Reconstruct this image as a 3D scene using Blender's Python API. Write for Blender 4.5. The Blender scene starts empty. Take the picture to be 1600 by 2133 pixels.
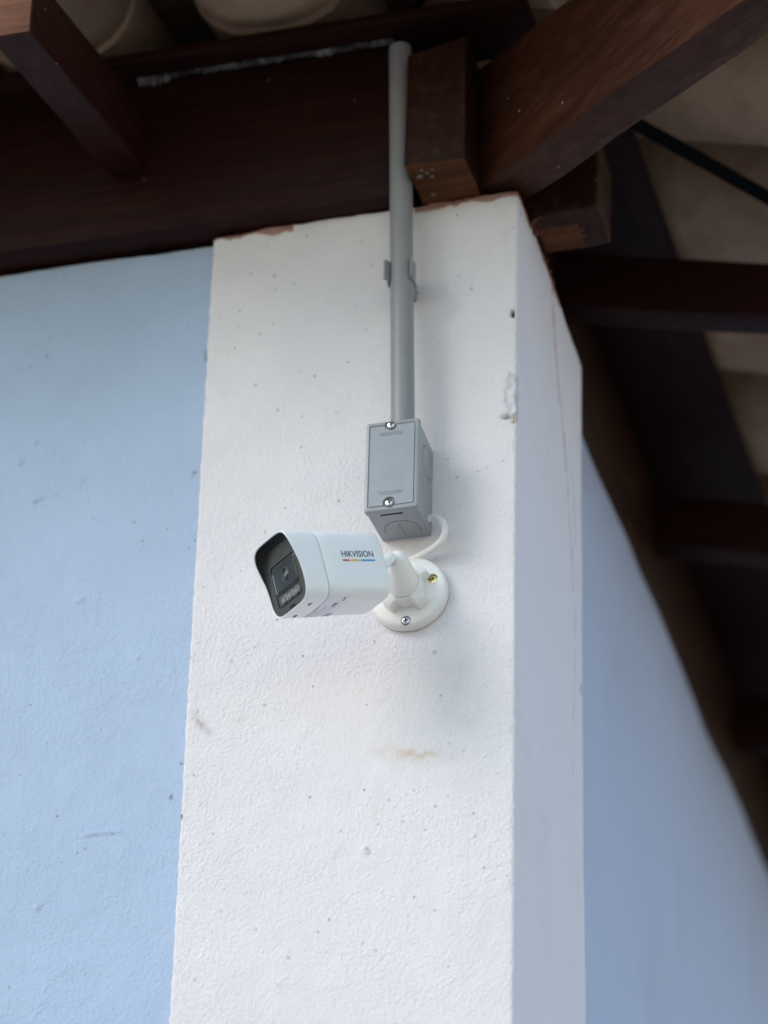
import bpy, bmesh, math, random
import numpy as np
from mathutils import Vector, Matrix
from math import radians, sin, cos, pi

random.seed(7)
S = bpy.context.scene
COL = S.collection

# ------------------------------------------------------------------ camera
cd = bpy.data.cameras.new("camera")
cam = bpy.data.objects.new("camera", cd)
COL.objects.link(cam)
TH, PS, RO, DIST = radians(31.2), radians(16.2), radians(1.5), 3.47
fwd = Vector((-sin(PS) * cos(TH), cos(PS) * cos(TH), sin(TH)))
rgt = fwd.cross(Vector((0, 0, 1))).normalized()
upv = rgt.cross(fwd)
rgt, upv = rgt * cos(RO) + upv * sin(RO), -rgt * sin(RO) + upv * cos(RO)
loc = Vector((-0.128, 0, 3.3)) - fwd * DIST
M = Matrix((rgt, upv, -fwd)).transposed().to_4x4()
M.translation = loc
cam.matrix_world = M
cd.sensor_fit = 'VERTICAL'
cd.sensor_height = 24
cd.lens = 7700 * 24 / 2133
cd.clip_start = 0.05
cd.clip_end = 500
cd.dof.use_dof = True
cd.dof.focus_distance = 3.37
cd.dof.aperture_fstop = 2.3
S.camera = cam

# ------------------------------------------------------------------ light
SUN = Vector((-0.58, -0.62, 0.50)).normalized()
w = bpy.data.worlds.new("World")
S.world = w
w.use_nodes = True
nt = w.node_tree
nt.nodes.clear()
sky = nt.nodes.new('ShaderNodeTexSky')
sky.sky_type = 'NISHITA'
sky.sun_disc = False
sky.sun_elevation = math.asin(SUN.z)
sky.sun_rotation = math.atan2(SUN.x, SUN.y)
sky.air_density = 1.5
sky.dust_density = 0.0
bg = nt.nodes.new('ShaderNodeBackground')
bg.inputs[1].default_value = 0.15
wo = nt.nodes.new('ShaderNodeOutputWorld')
nt.links.new(sky.outputs[0], bg.inputs[0])
nt.links.new(bg.outputs[0], wo.inputs[0])
sd = bpy.data.lights.new("sun", 'SUN')
sd.energy = 1.0
sd.angle = radians(27)
sd.color = (1.0, 0.93, 0.86)
so = bpy.data.objects.new("sun", sd)
COL.objects.link(so)
so.rotation_euler = SUN.to_track_quat('Z', 'Y').to_euler()
S.view_settings.view_transform = 'Standard'
S.view_settings.look = 'None'
S.view_settings.gamma = 1
S.view_settings.use_curve_mapping = False
S.view_settings.exposure = 0.66


# ------------------------------------------------------------------ noise
def _h(ix, iy, iz, s):
    n = (ix * 374761393 + iy * 668265263 + iz * 2147483647 + s * 144665) & 0xffffffff
    n = ((n ^ (n >> 13)) * 1274126177) & 0xffffffff
    n = (n ^ (n >> 16)) & 0xffffffff
    return n.astype(np.float64) / 0xffffffff * 2 - 1


def vnoise(P, scale, seed=0):
    Q = np.asarray(P, float) * scale + 1000.37
    I = np.floor(Q).astype(np.int64)
    F = Q - I
    F = F * F * (3 - 2 * F)
    out = 0
    for dx in (0, 1):
        for dy in (0, 1):
            for dz in (0, 1):
                wgt = (F[:, 0] if dx else 1 - F[:, 0]) * (F[:, 1] if dy else 1 - F[:, 1]) * (F[:, 2] if dz else 1 - F[:, 2])
                out = out + wgt * _h(I[:, 0] + dx, I[:, 1] + dy, I[:, 2] + dz, seed)
    return out


def fbm(P, scale, octv=3, seed=0):
    r = 0
    for o in range(octv):
        r = r + vnoise(P, scale * 2 ** o, seed + o) * .5 ** o
    return r


# ------------------------------------------------------------------ objects
def tag(o, label=None, cat=None, group=None, kind=None):
    if label: o['label'] = label
    if cat: o['category'] = cat
    if group: o['group'] = group
    if kind: o['kind'] = kind
    return o


def empty(name, p, label, cat, group=None):
    o = bpy.data.objects.new(name, None)
    COL.objects.link(o)
    o.empty_display_size = .05
    o.location = p
    return tag(o, label, cat, group)


def link(name, me, parent=None):
    """mesh data is in world coordinates; children cancel their thing's location"""
    o = bpy.data.objects.new(name, me)
    COL.objects.link(o)
    if parent is not None:
        o.parent = parent
        if parent.parent is None:
            o.location = -parent.location if parent.type == 'EMPTY' else (0, 0, 0)
    return o


def mesh(name, V, Fc, mats, parent=None, smooth=False, mi=None, angle=None):
    me = bpy.data.meshes.new(name)
    me.from_pydata([tuple(v) for v in V], [], [tuple(f) for f in Fc])
    for m in (mats if isinstance(mats, (list, tuple)) else [mats]):
        me.materials.append(m)
    if mi is not None:
        me.polygons.foreach_set('material_index', mi)
    if smooth:
        me.polygons.foreach_set('use_smooth', [True] * len(me.polygons))
    me.update()
    if angle:
        me.set_sharp_from_angle(angle=radians(angle))
    return link(name, me, parent)


def from_bm(name, bm, mats, parent=None, smooth=False, angle=None):
    bmesh.ops.recalc_face_normals(bm, faces=bm.faces)
    me = bpy.data.meshes.new(name)
    bm.to_mesh(me)
    bm.free()
    for m in (mats if isinstance(mats, (list, tuple)) else [mats]):
        me.materials.append(m)
    if smooth:
        me.polygons.foreach_set('use_smooth', [True] * len(me.polygons))
        if angle:
            me.set_sharp_from_angle(angle=radians(angle))
    return link(name, me, parent)


def hexa(bm, c):
    """c: 8 corners, bottom ring 0-3 then top ring 4-7"""
    v = [bm.verts.new(p) for p in c]
    for f in ((3, 2, 1, 0), (4, 5, 6, 7), (0, 1, 5, 4), (1, 2, 6, 5), (2, 3, 7, 6), (3, 0, 4, 7)):
        bm.faces.new([v[i] for i in f])
    return v


def box8(x0, x1, y0, y1, z0, z1):
    return [(x0, y0, z0), (x1, y0, z0), (x1, y1, z0), (x0, y1, z0), (x0, y0, z1), (x1, y0, z1), (x1, y1, z1), (x0, y1, z1)]


def timber(name, c, mat, parent=None, bev=.0025, wob=.0012, seg=14, seed=0, mats2=None):
    """a sawn timber: bevelled, cut along its length and slightly uneven"""
    bm = bmesh.new()
    hexa(bm, c)
    bmesh.ops.recalc_face_normals(bm, faces=bm.faces)
    if bev:
        bmesh.ops.bevel(bm, geom=bm.edges[:], offset=bev, segments=2, profile=.5, affect='EDGES')
    # cut across the longest axis
    P = np.array([v.co for v in bm.verts])
    cc = [Vector(q) for q in c]
    dirs = [cc[1] - cc[0], cc[3] - cc[0], cc[4] - cc[0]]
    d = max(dirs, key=lambda q: q.length)
    n = d.normalized()
    lo = min(n.dot(v.co) for v in bm.verts)
    hi = max(n.dot(v.co) for v in bm.verts)
    for k in range(1, seg):
        t = lo + (hi - lo) * k / seg
        bmesh.ops.bisect_plane(bm, geom=bm.verts[:] + bm.edges[:] + bm.faces[:], plane_co=n * t, plane_no=n)
    P = np.array([v.co for v in bm.verts])
    D = np.stack([fbm(P, 14, 2, seed + i * 7) for i in range(3)], 1) * wob
    for v, q in zip(bm.verts, D):
        v.co += Vector(q)
    return from_bm(name, bm, mat, parent, smooth=True, angle=35)


def lathe(prof, center, axis, n=48, rfun=None):
    """prof: list of (radius, distance along axis)"""
    A = Vector(axis).normalized()
    X = A.orthogonal().normalized()
    if abs(A.y) > .99:
        X = Vector((1, 0, 0))
    Y = A.cross(X)
    V, F = [], []
    C = Vector(center)
    for k, (r, t) in enumerate(prof):
        for i in range(n):
            a = 2 * pi * i / n
            rr = r if rfun is None else rfun(a, r, k)
            V.append(C + A * t + (X * cos(a) + Y * sin(a)) * rr)
    m = len(prof)
    for k in range(m - 1):
        for i in range(n):
            j = (i + 1) % n
            F.append((k * n + i, k * n + j, (k + 1) * n + j, (k + 1) * n + i))
    F.append(tuple(range(n))[::-1])
    F.append(tuple((m - 1) * n + i for i in range(n)))
    return V, F


def lathe_obj(name, prof, center, axis, mat, parent, n=48, rfun=None, angle=30):
    bm = bmesh.new()
    V, F = lathe(prof, center, axis, n, rfun)
    vs = [bm.verts.new(v) for v in V]
    for f in F:
        bm.faces.new([vs[i] for i in f])
    return from_bm(name, bm, mat, parent, True, angle)


def tube(name, pts, r, mat, parent=None, n=16, sub=8):
    """smooth tube through points (Catmull-Rom)"""
    P = [Vector(p) for p in pts]
    P = [P[0] * 2 - P[1]] + P + [P[-1] * 2 - P[-2]]
    C = []
    for i in range(1, len(P) - 2):
        for k in range(sub):
            t = k / sub
            a, b, c, d = P[i - 1:i + 3]
            C.append(.5 * ((2 * b) + (c - a) * t + (2 * a - 5 * b + 4 * c - d) * t * t + (3 * b - a - 3 * c + d) * t ** 3))
    C.append(P[-2])
    bm = bmesh.new()
    rings = []
    ref = Vector((.3, .2, 1)).normalized()
    for i, q in enumerate(C):
        T = (C[min(i + 1, len(C) - 1)] - C[max(i - 1, 0)]).normalized()
        ref = (ref - T * ref.dot(T)).normalized()
        B = T.cross(ref)
        rings.append([bm.verts.new(q + (ref * cos(2 * pi * k / n) + B * sin(2 * pi * k / n)) * r) for k in range(n)])
    for a, b in zip(rings, rings[1:]):
        for k in range(n):
            bm.faces.new((a[k], a[(k + 1) % n], b[(k + 1) % n], b[k]))
    bm.faces.new(rings[0][::-1])
    bm.faces.new(rings[-1])
    return from_bm(name, bm, mat, parent, True, 50)


def boolean(o, cutters):
    """cut meshes out of o and bake the result"""
    for c in cutters:
        m = o.modifiers.new('b', 'BOOLEAN')
        m.operation = 'DIFFERENCE'
        m.solver = 'EXACT'
        m.object = c
    bpy.context.view_layer.update()
    dg = bpy.context.evaluated_depsgraph_get()
    me = bpy.data.meshes.new_from_object(o.evaluated_get(dg))
    o.modifiers.clear()
    old = o.data
    nm = old.name
    o.data = me
    bpy.data.meshes.remove(old)
    me.name = nm
    me.polygons.foreach_set('use_smooth', [True] * len(me.polygons))
    me.set_sharp_from_angle(angle=radians(30))
    for c in cutters:
        bpy.data.objects.remove(c)


# ------------------------------------------------------------------ materials
class NT:
    def __init__(s, name):
        s.m = bpy.data.materials.new(name)
        s.m.use_nodes = True
        s.t = s.m.node_tree
        s.b = s.t.nodes['Principled BSDF']

    def n(s, ty, **kw):
        x = s.t.nodes.new(ty)
        for k, v in kw.items():
            if k.startswith('_'):
                x.inputs[int(k[1:])].default_value = v
            else:
                setattr(x, k, v)
        return x

    def l(s, a, b):
        s.t.links.new(a, b)

    def noise(s, vec, scale, detail=3, rough=.5):
        x = s.n('ShaderNodeTexNoise')
        x.inputs['Scale'].default_value = scale
        x.inputs['Detail'].default_value = detail
        x.inputs['Roughness'].default_value = rough
        s.l(vec, x.inputs['Vector'])
        return x.outputs['Fac']

    def mr(s, v, a, b, c=0., d=1.):
        x = s.n('ShaderNodeMapRange')
        for i, q in zip((1, 2, 3, 4), (a, b, c, d)):
            x.inputs[i].default_value = q
        s.l(v, x.inputs[0])
        return x.outputs[0]

    def mth(s, op, a, b=0.):
        x = s.n('ShaderNodeMath', operation=op)
        for i, q in ((0, a), (1, b)):
            if isinstance(q, (int, float)):
                x.inputs[i].default_value = q
            else:
                s.l(q, x.inputs[i])
        return x.outputs[0]

    def mix(s, f, a, b):
        x = s.n('ShaderNodeMix', data_type='RGBA')
        for i, q in ((0, f), (6, a), (7, b)):
            if isinstance(q, (int, float)):
                x.inputs[i].default_value = q
            elif isinstance(q, tuple):
                x.inputs[i].default_value = (*q, 1)
            else:
                s.l(q, x.inputs[i])
        return x.outputs[2]

    def pos(s):
        return s.n('ShaderNodeNewGeometry').outputs['Position']

    def bump(s, h, dist, strength=1., prev=None):
        x = s.n('ShaderNodeBump')
        x.inputs['Strength'].default_value = strength
        x.inputs['Distance'].default_value = dist
        s.l(h, x.inputs['Height'])
        if prev is not None:
            s.l(prev, x.inputs['Normal'])
        return x.outputs[0]


def plain(name, col, rough=.5, metal=0., var=.06, bump=0., bscale=300, spec=.5, coat=0.):
    N = NT(name)
    p = N.pos()
    f = N.noise(p, 40, 4)
    a = tuple(c * (1 - var) for c in col)
    b = tuple(min(1, c * (1 + var)) for c in col)
    N.l(N.mix(N.mr(f, .3, .7), a, b), N.b.inputs['Base Color'])
    N.b.inputs['Roughness'].default_value = rough
    N.b.inputs['Metallic'].default_value = metal
    N.b.inputs['Specular IOR Level'].default_value = spec
    N.b.inputs['Coat Weight'].default_value = coat
    if bump:
        N.l(N.bump(N.noise(p, bscale, 3), bump), N.b.inputs['Normal'])
    return N.m


def plaster(name, col, attr=False, fine=1., specks=.35):
    N = NT(name)
    p = N.pos()
    big = N.noise(p, 5, 4, .6)
    med = N.noise(p, 45, 3)
    base = N.mix(N.mr(big, .3, .7), tuple(c * .955 for c in col), tuple(min(1, c * 1.03) for c in col))
    base = N.mix(N.mth('MULTIPLY', N.mr(N.noise(p, 17, 5, .7), .42, .7), .16), base, tuple(c * q for c, q in zip(col, (.80, .78, .76))))
    # dark specks of dirt and pin holes, a few per hand's breadth
    vo = N.n('ShaderNodeTexVoronoi')
    vo.inputs['Scale'].default_value = 90
    N.l(p, vo.inputs['Vector'])
    sep = N.n('ShaderNodeSeparateColor')
    N.l(vo.outputs['Color'], sep.inputs[0])
    rad = N.mth('MULTIPLY', N.mth('POWER', sep.outputs[1], 4.0), .15)
    isp = N.mth('MULTIPLY', N.mth('LESS_THAN', vo.outputs['Distance'], rad), N.mth('GREATER_THAN', sep.outputs[0], specks))
    c = N.mix(N.mth('MULTIPLY', isp, N.mth('ADD', N.mth('MULTIPLY', sep.outputs[2], .5), .1)), base, (.22, .2, .19))
    # hairline drips and scuffs
    if attr:
        at = N.n('ShaderNodeAttribute', attribute_name='stain')
        c = N.mix(at.outputs['Alpha'], c, at.outputs['Color'])
    N.l(c, N.b.inputs['Base Color'])
    N.b.inputs['Roughness'].default_value = .62
    N.b.inputs['Specular IOR Level'].default_value = .35
    # orange peel
    n1 = N.noise(p, 260, 2.5, .55)
    n2 = N.noise(p, 600, 2, .5)
    vo2 = N.n('ShaderNodeTexVoronoi')
    vo2.inputs['Scale'].default_value = 75
    N.l(p, vo2.inputs['Vector'])
    sep2 = N.n('ShaderNodeSeparateColor')
    N.l(vo2.outputs['Color'], sep2.inputs[0])
    pim = N.mth('MULTIPLY', N.mr(vo2.outputs['Distance'], 0, .14, 1, 0), N.mth('GREATER_THAN', sep2.outputs[0], .8))
    amp = N.mr(N.noise(p, 9, 3, .6), .35, .7, .45, 1.25)
    n1 = N.mth('MULTIPLY', n1, amp)
    h = N.mth('ADD', N.mth('MULTIPLY', n1, 1.0 * fine), N.mth('MULTIPLY', n2, .45 * fine))
    h = N.mth('ADD', h, N.mth('MULTIPLY', med, 1.1))
    h = N.mth('ADD', h, N.mth('MULTIPLY', pim, .35))
    h = N.mth('SUBTRACT', h, N.mth('MULTIPLY', isp, .5))
    N.l(N.bump(h, .0014), N.b.inputs['Normal'])
    return N.m


def wood(name, col, axis, dust=.5, rough=.5, spots=None):
    """stained hardwood, grain along axis"""
    N = NT(name)
    p = N.pos()
    rot = {'X': 0, 'Y': pi / 2, 'H': pi / 4}[axis]
    mp = N.n('ShaderNodeMapping')
    N.l(p, mp.inputs[0])
    mp.inputs['Rotation'].default_value = (0, 0, rot)
    mp2 = N.n('ShaderNodeMapping')
    N.l(mp.outputs[0], mp2.inputs[0])
    mp2.inputs['Scale'].default_value = (3, 40, 40)
    g = N.noise(mp2.outputs[0], 2.2, 5, .6)
    g2 = N.noise(mp2.outputs[0], 9, 3, .6)
    mp3 = N.n('ShaderNodeMapping')
    N.l(mp.outputs[0], mp3.inputs[0])
    mp3.inputs['Scale'].default_value = (5, 16, 16)
    blot = N.noise(mp3.outputs[0], 1.6, 5, .65)
    c = N.mix(N.mr(g, .3, .7), tuple(q * .5 for q in col), tuple(q * 1.45 for q in col))
    c = N.mix(N.mth('MULTIPLY', N.mr(blot, .35, .75), .55), c, tuple(q * .6 for q in col))
    # settled dust and cobweb specks
    du = N.mth('MULTIPLY', N.mr(N.noise(mp3.outputs[0], 4, 6, .75), .5, .78), .10 * dust)
    c = N.mix(du, c, (.20, .11, .08))
    vo = N.n('ShaderNodeTexVoronoi')
    vo.inputs['Scale'].default_value = 55
    N.l(p, vo.inputs['Vector'])
    sep = N.n('ShaderNodeSeparateColor')
    N.l(vo.outputs['Color'], sep.inputs[0])
    isp = N.mth('MULTIPLY', N.mth('LESS_THAN', vo.outputs['Distance'], N.mth('MULTIPLY', sep.outputs[1], .07)), N.mth('GREATER_THAN', sep.outputs[0], 1 - .16 * dust))
    c = N.mix(N.mth('MULTIPLY', isp, .6), c, (.55, .52, .48))
    N.l(c, N.b.inputs['Base Color'])
    N.l(N.mr(g2, .2, .8, rough - .1, rough + .15), N.b.inputs['Roughness'])
    N.b.inputs['Specular IOR Level'].default_value = .14
    h = N.mth('ADD', g, N.mth('MULTIPLY', g2, .4))
    h = N.mth('ADD', h, N.mth('MULTIPLY', blot, .6))
    N.l(N.bump(h, .0009), N.b.inputs['Normal'])
    return N.m


WHITE = (.80, .755, .785)
BLUE = (.428, .528, .70)
m_white = plaster('white_plaster', WHITE, attr=True)
m_blue = plaster('blue_plaster', BLUE, attr=True, fine=.75, specks=.3)
m_mortar = plain('red_mortar', (.13, .040, .024), .9, var=.5, bump=.003, bscale=120)
WD = (.0230, .0050, .0042)
m_wx = wood('dark_wood_x', WD, 'X')
m_wy = wood('dark_wood_y', (.019, .0040, .0036), 'Y')
m_wh = wood('hip_wood', (.052, .0160, .0085), 'H', dust=2.6, rough=.5)
m_wr = wood('rafter_wood', (.036, .0095, .0075), 'Y', dust=.8)
m_wend = wood('sawn_end_wood', (.21, .093, .062), 'X', dust=1.5, rough=.75)
m_wbare = wood('bare_wood', (.105, .036, .012), 'X', dust=1.6, rough=.65)
m_wblock = wood('beam_end_wood', (.028, .0085, .0052), 'Y', dust=2)
def tile_material(name, col):
    N = NT(name)
    p = N.pos()
    rnd_ = N.n('ShaderNodeObjectInfo').outputs['Random']
    a = N.mix(rnd_, tuple(q * .72 for q in col), tuple(q * 1.22 for q in col))
    a = N.mix(N.mth('MULTIPLY', N.mr(N.noise(p, 12, 6, .7), .45, .72), .6), a, (col[0] * .45, col[1] * .36, col[2] * .3))
    a = N.mix(N.mth('MULTIPLY', N.mr(N.noise(p, 31, 5, .7), .55, .75), .5), a, (.35, .13, .06))
    N.l(a, N.b.inputs['Base Color'])
    N.b.inputs['Roughness'].default_value = .9
    N.l(N.bump(N.noise(p, 70, 5, .65), .003), N.b.inputs['Normal'])
    return N.m


m_tile = tile_material('clay_tile', (.46, .31, .21))
m_tile_red = plain('clay_tile_red', (.20, .07, .035), .85, var=.2, bump=.0015, bscale=60)
m_pvc = plain('grey_pvc', (.27, .27, .28), .42, var=.04, bump=.00015, bscale=160)
m_box = plain('grey_box_plastic', (.305, .32, .345), .38, var=.05, bump=.0002, bscale=150)
m_cam = plain('white_enamel', (.86, .87, .90), .30, var=.015, bump=.00004, bscale=900, coat=.15)
m_camp = plain('white_plastic', (.86, .83, .80), .38, var=.02, bump=.00006, bscale=500)
m_cable = plain('white_cable', (.84, .81, .80), .45, var=.03)
m_blk = plain('black_plastic', (.012, .013, .015), .45, var=.1)
m_bez = plain('dark_bezel', (.035, .037, .042), .38, var=.08)
m_gap = plain('dark_gap', (.006, .006, .007), .9)
m_glass = plain('smoked_window', (.034, .037, .045), .07, var=.05, spec=.8)
m_lens = plain('lens_glass', (.008, .009, .012), .03, spec=1.0)
m_ring = plain('lens_ring', (.095, .10, .11), .3)
m_led = plain('led_reflector', (.16, .16, .17), .25, metal=.5, var=.2)
m_brass = plain('brass', (.85, .62, .22), .22, metal=1, var=.08)
m_steel = plain('steel', (.62, .62, .60), .22, metal=1, var=.1)
m_ink = plain('ink_blue_grey', (.045, .07, .12), .5)
m_red = plain('ink_red', (.50, .10, .13), .5)
m_yel = plain('ink_yellow', (.75, .45, .08), .5)
m_blu = plain('ink_blue', (.10, .32, .70), .5)
m_paper = plain('label_paper', (.84, .82, .90), .5, var=.02)
m_grey = plain('ink_grey', (.42, .40, .46), .6)
m_drip = plain('dried_paint', (.17, .14, .12), .7)
m_dcable = plain('black_rubber', (.002, .003, .005), .8, spec=.1)
m_foil = plain('silver_foil', (.12, .11, .10), .38, metal=.6, var=.8)
m_ground = plain('concrete', (.43, .355, .29), .9, var=.15, bump=.002, bscale=20)
m_attic = plain('attic_dark', (.02, .016, .014), .9)

# ------------------------------------------------------------------ ground
bm = bmesh.new()
bmesh.ops.create_grid(bm, x_segments=2, y_segments=2, size=200)
tag(from_bm('ground', bm, m_ground), kind='structure')


# ------------------------------------------------------------------ masonry
def sheet(path, zs, disp, mat, name, stainf, ztop=None, parent=None):
    """vertical sheet over a plan path [(x,y,nx,ny)], displaced along its normal"""
    P = np.array([(a[0], a[1]) for a in path])
    Nn = np.array([(a[2], a[3]) for a in path])
    n, m = len(path), len(zs)
    X = np.tile(P[:, 0], m)
    Y = np.tile(P[:, 1], m)
    Z = np.repeat(zs, n)
    NX = np.tile(Nn[:, 0], m)
    NY = np.tile(Nn[:, 1], m)
    if ztop is not None:
        zt = np.tile(ztop(P), m)
        top = zs[-1]
        k = np.clip((Z - (top - .1)) / .1, 0, 1)
        Z = Z + (zt - top) * k
    V = np.stack([X, Y, Z], 1)
    d = disp(V)
    V2 = V + np.stack([NX * d, NY * d, 0 * d], 1)
    idx = np.arange(n * m).reshape(m, n)
    F = np.stack([idx[:-1, :-1], idx[:-1, 1:], idx[1:, 1:], idx[1:, :-1]], -1).reshape(-1, 4)
    me = bpy.data.meshes.new(name)
    me.from_pydata(V2.tolist(), [], F.tolist())
    me.materials.append(mat)
    me.polygons.foreach_set('use_smooth', [True] * len(F))
    ca = me.color_attributes.new('stain', 'FLOAT_COLOR', 'POINT')
    ca.data.foreach_set('color', stainf(V).ravel())
    me.update()
    return link(name, me, parent)


def blob(V, c, r, seed, nz=.6, ns=120):
    """soft noisy patch, 1 inside"""
    q = (V - np.array(c)) / np.array(r)
    d = np.sqrt((q ** 2).sum(1)) + fbm(V, ns, 3, seed) * nz
    return np.clip((1 - d) / .35, 0, 1)


# pillar plan: left return, front, right side, rear return
path = []
L = -.3135
for t in np.linspace(.03, .003, 8): path.append((L, t, -1, 0))
for a in np.linspace(0, pi / 2, 5)[1:]: path.append((L + .003 - .003 * cos(a), .003 - .003 * sin(a), -cos(a), -sin(a)))
for t in np.linspace(L + .004, -.0045, 170): path.append((t, 0, 0, -1))
for a in np.linspace(0, pi / 2, 6): path.append((-.0038 + .0038 * sin(a), .0038 - .0038 * cos(a), sin(a), -cos(a)))
for t in np.linspace(.005, .277, 120): path.append((0, t, 1, 0))
for a in np.linspace(0, pi / 2, 5): path.append((-.006 + .006 * cos(a), .277 + .006 * sin(a), cos(a), sin(a)))
for t in np.linspace(-.008, -.06, 8): path.append((t, .283, 0, 1))
zs = np.concatenate([np.linspace(0, 2.70, 12), np.arange(2.7018, 3.6501, .0018)])


def pillar_disp(V):
    d = fbm(V, 6, 2, 3) * .0012 + fbm(V, 45, 2, 5) * .00015
    x, y, z = V.T
    corner = np.exp(-((x + .0) ** 2 + y ** 2) / .006 ** 2)
    d = d + corner * (fbm(V, 90, 3, 11) * .0006 - .0002)
    lc = np.exp(-((x - L) ** 2 + y ** 2) / .004 ** 2)
    d = d + lc * fbm(V, 150, 3, 13) * .0009
    # hole near the corner, peeled area and torn spike beneath it
    d = d - .006 * blob(V, (-.0045, 0, 3.5061), (.0032, .006, .0050), 1, .25)
    pe = blob(V, (-.004, 0, 3.412), (.0085, .009, .030), 2, .35, 150)
    d = d - pe * (.0016 + fbm(V, 260, 3, 21) * .0013)
    d = d - .0045 * blob(V, (-.0105, 0, 3.3885), (.0065, .006, .0035), 4, .3, 250)
    d = d - .003 * blob(V, (-.003, 0, 3.3855), (.003, .006, .0065), 6, .4, 250)
    d = d + .0018 * blob(V, (-.1367, 0, 2.9482), (.0034, .01, .0038), 7, .5, 250)
    d = d + .0022 * blob(V, (-.0775, 0, 3.1434), (.0018, .01, .0028), 8, .3)
    # straw stuck under the paint
    a, b = np.array((-.2145, 2.826)), np.array((-.2055, 2.835))
    ab = b - a
    pq = np.stack([x, z], 1) - a
    tt = np.clip(pq @ ab / (ab @ ab), 0, 1)
    dd = np.sqrt(((pq - tt[:, None] * ab) ** 2).sum(1))
    d = d + .0009 * np.clip(1 - dd / .0016, 0, 1) * (y < .002)
    d = d - .004 * blob(V, (0, .2741, 3.2405), (.01, .006, .009), 9, .3)
    return d


def pillar_stain(V):
    x, y, z = V.T
    C = np.zeros((len(V), 4))
    C[:, :3] = WHITE

    def put(mask, col, a):
        m = np.clip(mask * a, 0, 1)
        nonlocal C
        C[:, :3] = C[:, :3] * (1 - m[:, None]) + np.array(col) * m[:, None]
        C[:, 3] = np.maximum(C[:, 3], m)
    front = (y < .002)
    nf = np.clip(fbm(V, 130, 3, 31) * .7 + .72, 0, 1)
    g = lambda cx, cz, rx, rz, sk=0.: np.exp(-(((x - cx) / rx) ** 2 + ((z - cz - sk * (x - cx)) / rz) ** 2)) * front
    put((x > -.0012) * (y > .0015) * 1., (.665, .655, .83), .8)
    put(g(-.094, 3.0405, .038, .0085, -.16) * np.clip(nf + .15, 0, 1), (.60, .45, .31), .85)
    put(g(-.073, 3.0355, .008, .0035, -.16) * nf, (.50, .34, .20), .9)
    put(g(-.112, 3.047, .016, .010, -.1) * nf, (.60, .50, .38), .6)
    put(g(-.10, 3.045, .055, .028, -.2) * nf, (.64, .57, .48), .28)
    st = np.clip(fbm(V * np.array([70., 70., 5.]), 1., 3, 81) * .9, 0, 1)
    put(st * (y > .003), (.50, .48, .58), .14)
    put(st * (y < .002) * np.clip((z - 3.35) / .3, 0, 1), (.55, .50, .46), .35)
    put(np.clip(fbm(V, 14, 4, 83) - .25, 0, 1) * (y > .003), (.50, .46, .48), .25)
    put(g(-.123, 3.002, .012, .020) * nf, (.62, .55, .44), .4)
    put(g(-.129, 2.984, .004, .008) * nf, (.55, .45, .33), .7)
    put(g(-.2606, 3.0964, .010, .006) * nf, (.62, .54, .44), .6)
    put(g(-.300, 3.098, .010, .010, -.9) * nf, (.42, .36, .37), 1.0)
    put(g(-.291, 3.086, .006, .005, -.9) * nf, (.36, .31, .33), .9)
    put(g(-.305, 3.11, .012, .16) * nf, (.66, .60, .58), .35)
    put(g(-.08, 3.26, .05, .03) * nf, (.70, .64, .56), .3)
    put(g(-.012, 3.60, .004, .045) * nf, (.62, .58, .48), .5)
    put(blob(V, (-.0048, 0, 3.5061), (.0036, .008, .0052), 1, .25), (.05, .045, .035), 1.)
    pk = blob(V, (-.004, 0, 3.412), (.0085, .009, .030), 2, .35, 150)
    put(pk * np.clip(fbm(V, 220, 3, 23) * .8 + .5, 0, 1), (.50, .52, .58), .8)
    put(pk * (1 - pk) * 4, (.30, .31, .33), .6)
    put(blob(V, (-.0105, 0, 3.3893), (.006, .006, .0026), 4, .3, 250), (.30, .29, .24), .9)
    put(blob(V, (-.0075, 0, 3.388), (.0022, .006, .0022), 5, .3, 250), (.06, .055, .045), .95)
    put(blob(V, (-.002, 0, 3.3855), (.0030, .006, .0055), 6, .5, 250), (.45, .22, .10), .9)
    put(blob(V, (0, .0122, 3.6312), (.01, .0024, .0035), 12, .3), (.12, .10, .09), .9)
    put(blob(V, (-.1355, 0, 2.950), (.003, .01, .0032), 7, .5, 250), (.42, .33, .27), .7)
    put(blob(V, (-.0775, 0, 3.1424), (.0013, .01, .0022), 8, .3), (.35, .2, .12), .8)
    # chips along the left paint edge
    e = np.exp(-(((x - L - .001) / .0022) ** 2)) * (y < .003) * (fbm(V, 140, 2, 41) > .62)
    put(e, (.30, .27, .25), .75)
    put(blob(V, (-.3125, 0, 3.0024), (.0022, .01, .004), 14, .2), (.10, .06, .05), .9)
    # red run down the side face
    zz = np.array([3.36, 3.372, 3.44, 3.49, 3.553, 3.612, 3.66])
    yy = np.array([.236, .232, .2142, .1936, .1667, .1501, .145])
    yl = np.interp(z, zz, yy) + fbm(V * np.array([0, 0, 1.]), 60, 2, 51) * .003
    wd = np.interp(z, [3.36, 3.45, 3.5, 3.60], [.0018, .0024, .0034, .0042])
    run = np.exp(-((y - yl) / wd) ** 2) * (x > -.002) * (z > 3.33) * np.clip(fbm(V, 80, 2, 52) * .8 + .75, 0, 1)
    put(run, (.36, .14, .10), .95)
    run2 = np.exp(-((y - yl - .028 + .1 * (3.45 - z)) / .0024) ** 2) * (x > -.002) * (z < 3.47) * (z > 3.1) * np.clip(fbm(V, 50, 2, 53) + .5, 0, 1)
    put(run2, (.40, .26, .24), .7)
    rearedge = np.exp(-((y - .28) / .004) ** 2) * (x > -.01) * np.clip(fbm(V, 30, 2, 54) + .2, 0, 1)
    put(rearedge, (.55, .45, .40), .5)
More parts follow.
